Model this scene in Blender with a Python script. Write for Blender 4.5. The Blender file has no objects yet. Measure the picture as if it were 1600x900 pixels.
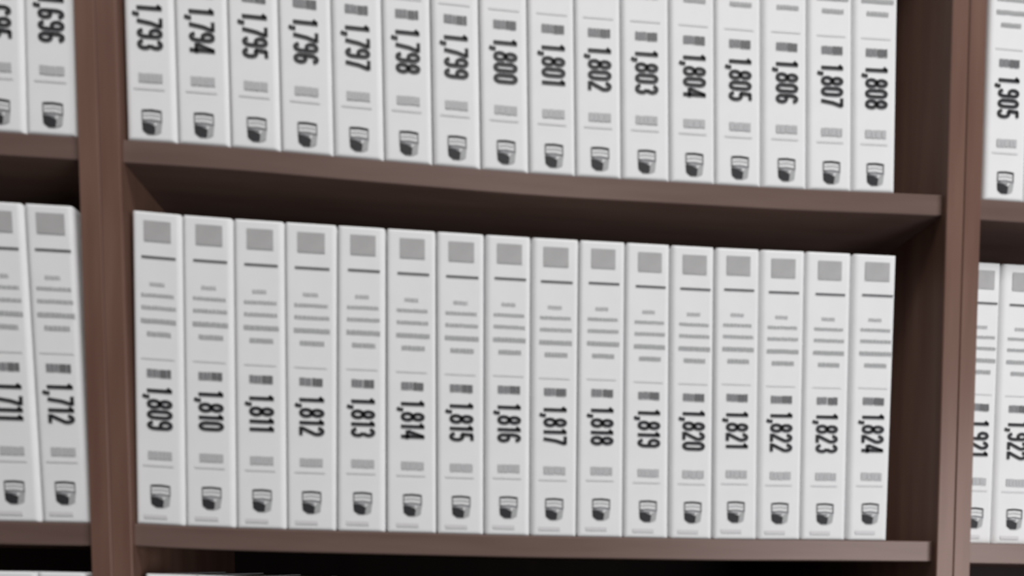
import bpy, math, random
from mathutils import Matrix, Vector
random.seed(7)
S = bpy.context.scene
COL = S.collection

# ------------------------------------------------------------------ camera
cam = bpy.data.cameras.new('camera')
co = bpy.data.objects.new('camera', cam); COL.objects.link(co)
right = Vector((0.9967996, -0.0780205, 0.0174198))
down = Vector((0.0149142, -0.0325824, -0.9993578))
fwd = Vector((0.0785379, 0.9964192, -0.0313145))
m = Matrix((right, -down, -fwd)).transposed().to_4x4()
m.translation = Vector((0.317912, -0.653051, -0.03503))
co.matrix_world = m
cam.sensor_fit = 'HORIZONTAL'; cam.sensor_width = 36.0
cam.lens = 1000.0 * 36.0 / 1600.0
cam.shift_y = 466.56 / 1600.0
cam.clip_start = 0.01
cam.dof.use_dof = True                       # the hand-held shot is slightly out of focus
cam.dof.focus_distance = 1.1
cam.dof.aperture_fstop = 2.9
S.camera = co

# ------------------------------------------------------------------ light
w = bpy.data.worlds.new('world'); S.world = w; w.use_nodes = True
bg = w.node_tree.nodes['Background']
bg.inputs[0].default_value = (0.95, 0.97, 1.0, 1); bg.inputs[1].default_value = 0.03

def area(name, loc, target, sx, sy, power, col=(1, 1, 1)):
    l = bpy.data.lights.new(name, 'AREA'); l.shape = 'RECTANGLE'; l.size = sx; l.size_y = sy
    l.energy = power; l.color = col
    o = bpy.data.objects.new(name, l); COL.objects.link(o)
    o.location = loc
    o.rotation_euler = (Vector(target) - Vector(loc)).to_track_quat('-Z', 'Y').to_euler()
    return o
area('ceiling_light', (0.7, -2.0, 4.3), (0.5, 0, 0.1), 2.0, 1.0, 222, (1, 0.985, 0.97))
area('low_fill_light', (1.95, -1.7, -0.15), (0.6, 0, 0.05), 1.0, 1.2, 27, (0.97, 0.98, 1.0))  # added fill for undersides and right-hand sheen; no window is known there

S.view_settings.view_transform = 'Standard'
S.view_settings.look = 'None'
S.view_settings.gamma = 1
S.view_settings.use_curve_mapping = False
S.view_settings.exposure = 0.06

# ------------------------------------------------------------------ materials
def mat(name, col, rough=0.6, spec=0.3):
    mt = bpy.data.materials.new(name); mt.use_nodes = True
    b = mt.node_tree.nodes['Principled BSDF']
    b.inputs['Base Color'].default_value = (*col, 1)
    b.inputs['Roughness'].default_value = rough
    b.inputs['Specular IOR Level'].default_value = spec
    return mt

def noisy(name, c1, c2, scale, stretch, rough=0.6, spec=0.3, detail=4.0):
    mt = mat(name, c1, rough, spec); nt = mt.node_tree; b = nt.nodes['Principled BSDF']
    tc = nt.nodes.new('ShaderNodeTexCoord'); mp = nt.nodes.new('ShaderNodeMapping')
    mp.inputs['Scale'].default_value = stretch
    n = nt.nodes.new('ShaderNodeTexNoise'); n.inputs['Scale'].default_value = scale
    n.inputs['Detail'].default_value = detail
    r = nt.nodes.new('ShaderNodeValToRGB')
    r.color_ramp.elements[0].position = 0.3; r.color_ramp.elements[0].color = (*c1, 1)
    r.color_ramp.elements[1].position = 0.7; r.color_ramp.elements[1].color = (*c2, 1)
    nt.links.new(tc.outputs['Object'], mp.inputs[0]); nt.links.new(mp.outputs[0], n.inputs[0])
    nt.links.new(n.outputs['Fac'], r.inputs[0]); nt.links.new(r.outputs[0], b.inputs['Base Color'])
    return mt

WOODV = noisy('brown_laminate_upright', (0.125, 0.064, 0.047), (0.172, 0.097, 0.073), 9, (6, 6, 0.5), 0.40, 0.5)
WOODH = noisy('brown_laminate_shelf', (0.117, 0.073, 0.062), (0.152, 0.100, 0.086), 9, (0.6, 6, 6), 0.40, 0.5)
BACK = noisy('shade_darkened_backing_board', (0.022, 0.014, 0.013), (0.030, 0.019, 0.017), 6, (4, 4, 0.5), 0.7, 0.2)  # brown board darkened, the shade above the books is put into its colour
for _w in (WOODV, WOODH):
    _w.node_tree.nodes['Principled BSDF'].inputs['Specular Tint'].default_value = (1.0, 0.84, 0.78, 1)
PAPER = noisy('white_cover_card', (0.735, 0.735, 0.74), (0.765, 0.765, 0.77), 30, (1, 1, 1), 0.65, 0.15)
PAGES = noisy('page_edges', (0.36, 0.32, 0.26), (0.46, 0.42, 0.35), 60, (20, 1, 0.2), 0.9, 0.1)
INK = mat('black_ink', (0.032, 0.032, 0.035), 0.6, 0.2)
INK_RULE = mat('dark_grey_ink', (0.10, 0.10, 0.105), 0.6, 0.2)
INK_DARK = mat('charcoal_ink', (0.14, 0.14, 0.145), 0.6, 0.2)
INK_MID = mat('mid_grey_ink', (0.22, 0.22, 0.23), 0.6, 0.2)
INK_BLOCK = noisy('grey_block_ink', (0.37, 0.365, 0.365), (0.42, 0.415, 0.415), 60, (1, 1, 1), 0.6, 0.2)
INK_LINE = mat('light_grey_ink', (0.38, 0.385, 0.39), 0.6, 0.2)
INK_PALE = mat('pale_grey_ink', (0.45, 0.45, 0.46), 0.6, 0.2)
INK_FAINT = mat('faint_grey_ink', (0.61, 0.60, 0.61), 0.6, 0.2)
FLOORM = noisy('grey_floor', (0.13, 0.12, 0.115), (0.17, 0.16, 0.155), 12, (1, 1, 1), 0.5, 0.3)
WALLM = noisy('painted_wall', (0.60, 0.59, 0.57), (0.64, 0.63, 0.61), 8, (1, 1, 1), 0.8, 0.2)

# ------------------------------------------------------------------ helpers
def obj(name, verts, faces, mats, parent=None, fm=None, smooth=None):
    me = bpy.data.meshes.new(name); me.from_pydata(verts, [], faces)
    for x in (mats if isinstance(mats, (list, tuple)) else [mats]): me.materials.append(x)
    if fm:
        for p, i in zip(me.polygons, fm): p.material_index = i
    if smooth is not None:
        for p in me.polygons: p.use_smooth = True
        me.set_sharp_from_angle(angle=math.radians(smooth))
    me.update()
    o = bpy.data.objects.new(name, me); COL.objects.link(o)
    if parent: o.parent = parent
    return o

def empty(name, loc, label, cat, group=None):
    o = bpy.data.objects.new(name, None); COL.objects.link(o)
    o.empty_display_size = 0.02; o.location = loc
    o['label'] = label; o['category'] = cat
    if group: o['group'] = group
    return o

def loft(rings, caps=True):
    """rings: list of equally long closed loops of (x, y, z)"""
    v = [p for r in rings for p in r]; n = len(rings[0]); f = []
    for k in range(len(rings) - 1):
        for i in range(n):
            j = (i + 1) % n
            f.append((k * n + i, k * n + j, (k + 1) * n + j, (k + 1) * n + i))
    if caps:
        f.append(tuple(range(n - 1, -1, -1)))
        f.append(tuple(range((len(rings) - 1) * n, len(rings) * n)))
    return v, f

def interp(knots, x):
    if x <= knots[0][0]: return knots[0][1]
    if x >= knots[-1][0]: return knots[-1][1]
    for i in range(len(knots) - 1):
        x0, y0 = knots[i]; x1, y1 = knots[i + 1]
        if x0 <= x <= x1:
            m0 = ((y1 - knots[i - 1][1]) / (x1 - knots[i - 1][0])) if i else (y1 - y0) / (x1 - x0)
            m1 = ((knots[i + 2][1] - y0) / (knots[i + 2][0] - x0)) if i + 2 < len(knots) else (y1 - y0) / (x1 - x0)
            h = x1 - x0; t = (x - x0) / h
            return ((2*t**3 - 3*t*t + 1) * y0 + (t**3 - 2*t*t + t) * h * m0
                    + (3*t*t - 2*t**3) * y1 + (t**3 - t*t) * h * m1)

# ------------------------------------------------------------------ geometry of the place
FLOOR_Z = -1.30
TOP_Z = 0.757
DEPTH = 0.285
FRONT = -0.007
Z_LOW, Z_UP, Z_SUB = 0.0, 0.3674, -0.3487
SAG = {
    Z_LOW: [(-0.003, 0.0006), (0.06, -0.0014), (0.15, -0.0023), (0.28, -0.0029), (0.38, -0.0033),
            (0.48, -0.0030), (0.60, -0.0026), (0.68, -0.0013), (0.75, -0.0006), (0.82, 0.0)],
    Z_UP: [(-0.02, -0.0006), (0.04, -0.0004), (0.11, -0.0011), (0.19, -0.0031), (0.28, -0.0050), (0.36, -0.0065),
           (0.43, -0.0068), (0.52, -0.0060), (0.62, -0.0053), (0.69, -0.0042), (0.75, -0.0026), (0.82, -0.0012)],
    Z_SUB: [(-0.01, 0.0), (0.08, -0.0012), (0.2, -0.0050), (0.35, -0.0090), (0.5, -0.0110), (0.65, -0.0110), (0.82, -0.0080)],
}
SAG_LEFT = {Z_UP: -0.0009, Z_LOW: -0.0002, Z_SUB: 0.0}
SAG_RIGHT = {Z_UP: -0.0028, Z_LOW: -0.0010, Z_SUB: 0.0}
def zmid(z, x): return z + (interp(SAG[z], x) if z in SAG else 0.0)
LIFT = 0.0005

KL, KR = -0.0280, -0.0095           # the uprights stand a little out of plumb

# ------------------------------------------------------------------ setting
def slab(name, x0, x1, y0, y1, z0, z1, mt):
    v, f = loft([[(x0, y0, z), (x1, y0, z), (x1, y1, z), (x0, y1, z)] for z in (z0, z1)])
    o = obj(name, v, f, mt); o['kind'] = 'structure'
    return o
slab('floor', -2.5, 3.5, -4.0, 0.45, FLOOR_Z - 0.05, FLOOR_Z, FLOORM)
slab('wall_back', -2.5, 3.5, 0.33, 0.43, FLOOR_Z, 1.6, WALLM)

# ------------------------------------------------------------------ bookcases
def upright(parent, xa, xb, k, z0=FLOOR_Z, z1=TOP_Z):
    ox, oy, oz = parent.location
    e = 0.0008
    loop = [(xa + e, FRONT), (xb - e, FRONT), (xb, FRONT + e), (xb, DEPTH), (xa, DEPTH), (xa, FRONT + e)]
    rings = [[(x + k * z - ox, y - oy, z - oz) for x, y in loop] for z in (z0, z1)]
    v, f = loft(rings)
    return obj('side_panel', v, f, WOODV, parent)

def shelf(parent, z, xl, xr, kl, kr, sag, thick=0.0218, name='shelf'):
    ox, oy, oz = parent.location
    n = 24; rings = []
    e = 0.0008
    for i in range(n + 1):
        t = i / n
        def px(zz): return (xl + kl * zz) * (1 - t) + (xr + kr * zz) * t
        s = sag(px(z))
        rings.append([(px(z) - ox, y - oy, z + s + dz - oz) for y, dz in
                      ((e, 0), (DEPTH - 0.012, 0), (DEPTH - 0.012, -thick), (e, -thick), (0, -thick + e), (0, -e))])
    v, f = loft(rings)
    return obj(name, v, f, WOODH, parent)

def bookcase(label, xl, xr, kl, kr, sags):
    """xl..xr: outer faces at z = 0; two uprights, shelves between, a back board"""
    T = 0.0188
    root = empty('bookcase', ((xl + xr) / 2, 0.14, FLOOR_Z), label, 'bookcase', 'bookcases standing side by side')
    upright(root, xl, xl + T, kl); upright(root, xr - T, xr, kr)
    il, ir = xl + T + 0.0002, xr - T - 0.0002
    for z in (Z_UP, Z_LOW, Z_SUB, -0.72, -1.09, -1.20):
        shelf(root, z, il, ir, kl, kr, sags(z))
    shelf(root, TOP_Z, il, ir, kl, kr, lambda x: 0.0, name='top_panel')
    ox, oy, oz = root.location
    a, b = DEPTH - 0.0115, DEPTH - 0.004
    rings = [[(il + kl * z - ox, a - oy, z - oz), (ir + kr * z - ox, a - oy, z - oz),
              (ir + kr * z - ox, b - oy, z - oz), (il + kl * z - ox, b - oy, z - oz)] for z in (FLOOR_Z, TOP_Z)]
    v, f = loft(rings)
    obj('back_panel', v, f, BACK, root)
    return root

bookcase('brown wooden bookcase in the middle, sixteen volumes on each of its shelves in view', -0.0198, 0.8415, KL, KR,
         lambda z: (lambda x: interp(SAG[z], x)) if z in SAG else (lambda x: 0.0))
bookcase('brown wooden bookcase at the left edge, holding volumes 1,695 to 1,712', -0.8790, -0.0200, KL, KL,
         lambda z: (lambda x: SAG_LEFT.get(z, 0.0)))
bookcase('brown wooden bookcase at the right edge, holding volumes 1,905 to 1,922', 0.8421, 1.7000, KR, KR,
         lambda z: (lambda x: SAG_RIGHT.get(z, 0.0)))

# ------------------------------------------------------------------ lettering
def arc(cx, cy, rx, ry, a0, a1, n=9):
    return [(cx + rx * math.cos(math.radians(a0 + (a1 - a0) * i / (n - 1))),
             cy + ry * math.sin(math.radians(a0 + (a1 - a0) * i / (n - 1)))) for i in range(n)]
SIX = arc(.19, .69, .13, .25, 20, 180, 8) + [(.06, .5), (.06, .3)] + arc(.19, .27, .13, .21, 180, 450, 15) + [(.10, .45)]
GLYPH = {   # centre lines in a box .38 wide and 1 high
    '0': ([arc(.19, .72, .13, .22, 0, 180, 9) + arc(.19, .28, .13, .22, 180, 360, 9)], [True], .45),
    '1': ([[(.05, .80), (.17, .94)], [(.17, 1.0), (.17, 0.0)]], [False, False], .34),
    '2': ([arc(.19, .71, .13, .23, 170, -20, 11) + [(.06, .10)], [(.0, .06), (.37, .06)]], [False, False], .45),
    '3': ([arc(.18, .73, .13, .21, 165, -80, 11), arc(.18, .28, .14, .22, 85, -165, 12)], [False, False], .45),
    '4': ([[(.27, 1.0), (.27, 0.0)], [(.26, .95), (.04, .30)], [(.0, .27), (.38, .27)]], [False] * 3, .45),
    '5': ([[(.34, .94), (.08, .94)], [(.09, .98), (.07, .50)], arc(.18, .30, .14, .25, 140, -160, 12)], [False] * 3, .45),
    '6': ([SIX], [False], .45),
    '7': ([[(.01, .94), (.37, .94)], [(.34, .93), (.22, .55), (.14, .0)]], [False, False], .43),
    '8': ([arc(.19, .73, .12, .21, 0, 360, 17)[:-1], arc(.19, .28, .14, .22, 0, 360, 17)[:-1]], [True, True], .45),
    '9': ([[(.38 - x, 1 - y) for x, y in SIX]], [False], .45),
    ',': ([[(.09, .10), (.08, -.06), (.03, -.17)]], [False], .20),
}
def ribbon(pts, closed, hw, V, F):
    n = len(pts); base = len(V)
    for i in range(n):
        a = pts[(i - 1) % n] if (closed or i) else pts[i]
        b = pts[(i + 1) % n] if (closed or i < n - 1) else pts[i]
        def u(p, q):
            d = math.hypot(q[0] - p[0], q[1] - p[1])
            return ((q[0] - p[0]) / d, (q[1] - p[1]) / d) if d > 1e-9 else None
        d1, d2 = u(a, pts[i]), u(pts[i], b)
        d1 = d1 or d2; d2 = d2 or d1
        tx, ty = d1[0] + d2[0], d1[1] + d2[1]; l = math.hypot(tx, ty) or 1
        nx, ny = -ty / l, tx / l
        c = max(0.6, nx * -d1[1] + ny * d1[0])
        V.append((pts[i][0] + nx * hw / c, pts[i][1] + ny * hw / c))
        V.append((pts[i][0] - nx * hw / c, pts[i][1] - ny * hw / c))
    for i in range(n if closed else n - 1):
        j = (i + 1) % n
        F.append((base + 2*i, base + 2*i + 1, base + 2*j + 1, base + 2*j))
def text2d(s, hw=0.076):
    V, F, x = [], [], 0.0
    for ch in s:
        strokes, cl, adv = GLYPH[ch]
        for st, c in zip(strokes, cl):
            ribbon([(x + px, py) for px, py in st], c, hw, V, F)
        x += adv
    return V, F, x - .07

# ------------------------------------------------------------------ books
BOOK_D = 0.212
PXW, PXH = 0.0480 / 78.0, 0.300 / 476.0        # one step of the printed layout, across and down

def make_book(number, xbl, xbr, xtl, xtr, zbl, zbr, h, label, group, y0=0.0, upper=False, printed=True):
    """spine corners: bottom left/right, top left/right"""
    gap = random.uniform(0.0002, 0.0007)
    cx = (xbl + xbr) / 2; cz = (zbl + zbr) / 2
    root = empty('book', (cx, y0, cz), label, 'book', group)
    wb = xbr - xbl
    def P(s, y, z):
        """s across 0..1 (metres may stick out), z above the bottom; local coordinates"""
        t = z / h
        xl = xbl + gap + (xtl - xbl) * t; xr = xbr - gap + (xtr - xbr) * t
        return (xl + (xr - xl) * s - cx, y, zbl + (zbr - zbl) * s + z - cz)
    W = wb - 2 * gap
    # cover: rounded spine and two boards, as a wrapped card 1.6 mm thick
    rl = random.uniform(0.0034, 0.0058); rr = random.uniform(0.0034, 0.0058)
    th = 0.0016
    q = [90, 67, 45, 22, 0]
    outer = [(0, BOOK_D), (0, 0.1)] + [(rl - rl * math.sin(math.radians(a)), rl - rl * math.cos(math.radians(a))) for a in q]
    outer += [(rl + 0.0015, 0.0), (W * .5, 0.0), (W - rr - 0.0015, 0.0)]
    outer += [(W - rr + rr * math.sin(math.radians(a)), rr - rr * math.cos(math.radians(a))) for a in reversed(q)]
    outer += [(W, 0.1), (W, BOOK_D)]
    def inset(p, d):
        x, y = p
        return (min(max(x, d), W - d), max(y, d) if y < BOOK_D - 1e-6 else y)
    e = 0.0014
    n = len(outer)
    def ring(pts, z): return [P(x / W, y, z) for x, y in pts]
    levels = [(e, 0.0), (0.3 * e, 0.3 * e), (0, e), (0, e + 0.002), (0, h * .5), (0, h - e - 0.002), (0, h - e), (0.3 * e, h - 0.3 * e), (e, h)]
    V, F = [], []
    for d, z in levels:
        V += ring([inset(p, d) if d else p for p in outer], z)
    L = len(levels)
    for k in range(L - 1):
        for i in range(n - 1):
            F.append((k*n + i, k*n + i + 1, (k+1)*n + i + 1, (k+1)*n + i))
    inner = [inset(p, th) for p in outer]
    ib = len(V)
    V += ring(inner, 0.0); V += ring(inner, h)
    for i in range(n - 1):
        F.append((ib + i, ib + i + 1, i + 1, i))
        F.append(((L-1)*n + i, (L-1)*n + i + 1, ib + n + i + 1, ib + n + i))
        F.append((ib + i + 1, ib + i, ib + n + i, ib + n + i + 1))
    for s_, c in ((0, 1), (n - 1, -1)):
        loop = [k*n + s_ for k in range(L)] + [ib + n + s_, ib + s_]
        F.append(tuple(loop if c == 1 else loop[::-1]))
    obj('cover', V, F, PAPER, root, smooth=50)
    # page block between the boards
    a, b, m = th + 0.0002, W - th - 0.0002, 0.0012
    yy0, yy1 = 0.0022, BOOK_D - 0.003
    rings = [[P(x / W, y, z) for x, y in ((a, yy0), (b, yy0), (b, yy1), (a, yy1))] for z in (m, h * .5, h - m)]
    v, f = loft(rings); obj('page_block', v, f, PAGES, root)
    if not printed: return root

    # print, laid out on the spine: u = steps from the left edge (78 across), d = steps down from the top (476)
    yp = -0.00055
    jx, jd = random.uniform(-1.2, 1.2), random.uniform(-1.0, 1.0)
    hh = 0.300
    def Q(u, d, y=yp):
        z = hh - (d + jd) * PXH
        if upper: z = 0.0066 + (z - 0.0170) * 1.045
        else: z = z * h / hh
        return P(((u + jx) * PXW + (wb - 0.0480) / 2) / W, y, z)
    def bars(name, lst, mts):
        V, F, M = [], [], []
        for (u0, d0, u1, d1, mi) in lst:
            b0 = len(V); V.extend([Q(u0, d1), Q(u1, d1), Q(u1, d0), Q(u0, d0)]); F.append((b0, b0+1, b0+2, b0+3)); M.append(mi)
        return obj(name, V, F, mts, root, fm=M)
    def words(u0, d0, u1, d1, mi, cell=4.2, fill=.78):
        out, u = [], u0
        while u < u1 - 1:
            wdt = min(cell * random.uniform(.6, 1.4), u1 - u)
            g = random.uniform(-.6, .6)
            out.append((u, d0 + max(0, g), u + wdt * fill, d1 + min(0, g), mi)); u += wdt
        return out
    # grey square with its rule
    bars('grey_square', [(20, 14, 61, 44.5, 0)], [INK_BLOCK])
    bars('printed_rule', [(16, 67.0, 68, 70.2, 0)], [INK_RULE])
    # lines of small print under it
    ln = words(28, 106.5, 51, 111.5, 1) + words(15, 123.5, 66, 128, 0) + words(15, 142, 68, 147, 0) \
        + words(14, 161.5, 69, 168, 0, fill=.85) + words(23, 181, 61, 187.5, 0, fill=.82)
    bars('small_print', ln, [INK_LINE, INK_PALE])
    # short dark word and pale word, above and below the number
    bars('dark_caption', words(22, 238, 41, 250, 0, 7, .92) + words(41.5, 238, 59, 250.5, 1, 9, .94), [INK_MID, INK_DARK])
    bars('pale_caption', words(22, 363.5, 59, 376, 0, 8, .93), [INK_PALE])
    for fl in [(14, 221, 64, 222.6, 0), (14, 384.5, 61, 386.2, 0)] + ([] if upper else [(14, 461.5, 50, 467, 0)]):
        bars('faint_line', [fl], [INK_FAINT])
    # volume number, reading downwards
    V2, F2, tw = text2d(number)
    k = 68.0 / 1.89
    start = 264 + (68.0 - tw * k) * .35
    Vn = [Q(21.5 + py * 38.5, start + px * k) for px, py in V2]
    obj('volume_number', Vn, [tuple(f) for f in F2], INK, root)
    # emblem: outlined box with two bands over a dark and a grey facet
    V2, F2, M = [], [], []
    def rib(pts, closed=False, hw=.04, mi=0):
        n0 = len(F2); ribbon(pts, closed, hw, V2, F2); M.extend([mi] * (len(F2) - n0))
    rib([(.03, .56), (.03, .95), (.50, .98), (.97, .94), (.97, .54), (.50, .59)], closed=True, hw=.038, mi=1)
    rib([(.06, .96), (.50, .985), (.94, .95)], hw=.034, mi=3)
    rib([(.10, .76), (.50, .80), (.90, .76)], hw=.022, mi=2)
    rib([(.05, .55), (.30, .46), (.62, .44)], hw=.035, mi=1)
    def poly(pts, mi):
        b0 = len(V2); V2.extend(pts); F2.append(tuple(range(b0, b0 + len(pts)))); M.append(mi)
    poly([(.0, .48), (.03, .15), (.28, .0), (.62, .0), (.67, .33), (.34, .44)], 0)
    poly([(.65, .0), (.94, .12), (1.0, .50), (.70, .42)], 2)
    Ve = [Q(25 + x * 30.5, 415 + (1 - y) * 35, yp - 0.00002 * 0) for x, y in V2]
    obj('emblem', Ve, [tuple(f) for f in F2], [INK, INK_MID, INK_LINE, INK_DARK], root, fm=M)
    return root

def row(nums, xb, xt, h, zf, lab, group, **kw):
    for i, n in enumerate(nums):
        make_book(n, xb[i], xb[i+1], xt[i], xt[i+1], zf(xb[i]) + LIFT, zf(xb[i+1]) + LIFT, h, lab(n), group, **kw)
def num(n): return f'{n:,}'

# middle bookcase, lower shelf in view
LBX = [-0.0001, .0469, .0951, .1439, .1920, .2413, .2918, .3397, .3869, .4352, .4842, .5323, .5796, .6274, .6751, .7261, .7727]
LTX = [-0.0039, .0429, .0909, .1395, .1900, .2379, .2871, .3355, .3826, .4316, .4798, .5266, .5739, .6217, .6708, .7225, .7725]
row([num(1809 + i) for i in range(16)], LBX, LTX, 0.3002, lambda x: zmid(Z_LOW, x),
    lambda n: f'white volume numbered {n} on the lower full shelf of the middle bookcase', 'volumes on the lower shelf of the middle bookcase')
# middle bookcase, upper shelf in view
UBX = [-0.0091, .0387, .0883, .1361, .1863, .2353, .2830, .3313, .3795, .4270, .4744, .5243, .5721, .6211, .6707, .7195, .7674]
UTX = [x - 0.0093 for x in UBX]; UTX[0] = UBX[0] - 0.0076; UTX[-1] = UBX[-1] - 0.0060
row([num(1793 + i) for i in range(16)], UBX, UTX, 0.3002, lambda x: zmid(Z_UP, x),
    lambda n: f'white volume numbered {n} on the upper shelf of the middle bookcase', 'volumes on the upper shelf of the middle bookcase', upper=True)
# left bookcase
row(['1,710', '1,711', '1,712'], [-.1803, -.1340, -.0877, -.0423], [-.1960, -.1497, -.1034, -.0569], 0.3014, lambda x: Z_LOW + SAG_LEFT[Z_LOW],
    lambda n: f'white volume numbered {n} on the lower shelf of the left bookcase', 'volumes on the lower shelf of the left bookcase')
row(['1,694', '1,695', '1,696'], [-.1925, -.1460, -.0995, -.0528], [-.1980, -.1515, -.1050, -.0583], 0.3002, lambda x: Z_UP + SAG_LEFT[Z_UP],
    lambda n: f'white volume numbered {n} on the upper shelf of the left bookcase', 'volumes on the upper shelf of the left bookcase', upper=True)
# right bookcase
row(['1,921', '1,922', '1,923'], [.8622, .9087, .9558, 1.0030], [.8608, .9073, .9544, 1.0016], 0.3092, lambda x: Z_LOW + SAG_RIGHT[Z_LOW],
    lambda n: f'white volume numbered {n} on the lower shelf of the right bookcase', 'volumes on the lower shelf of the right bookcase', y0=0.02)
row(['1,905', '1,906'], [.8656, .9120, .9588], [.8636, .9100, .9568], 0.3002, lambda x: Z_UP + SAG_RIGHT[Z_UP],
    lambda n: f'white volume numbered {n} on the upper shelf of the right bookcase', 'volumes on the upper shelf of the right bookcase', upper=True)
# the shelf below, only the tops of its volumes show at the bottom of the photograph
SX = [0.0117 + 0.0478 * i for i in range(17)]
for i in range(16):
    make_book('', SX[i], SX[i+1], SX[i] - .004, SX[i+1] - .004, zmid(Z_SUB, SX[i]) + LIFT, zmid(Z_SUB, SX[i+1]) + LIFT, 0.3000,
              f'white volume on the bottom shelf directly below volume {num(1809 + i)}, middle bookcase',
              'volumes on the bottom shelf of the middle bookcase', printed=False)
for (a, b, n) in ((-.1305, -.0848, '1,711'), (-.0846, -.0392, '1,712')):
    make_book('', a, b, a - .0080, b - .0080, Z_SUB + LIFT, Z_SUB + LIFT, 0.3000,
              f'white volume on the bottom shelf directly below volume {n}, left bookcase',
              'volumes on the bottom shelf of the left bookcase', printed=False)
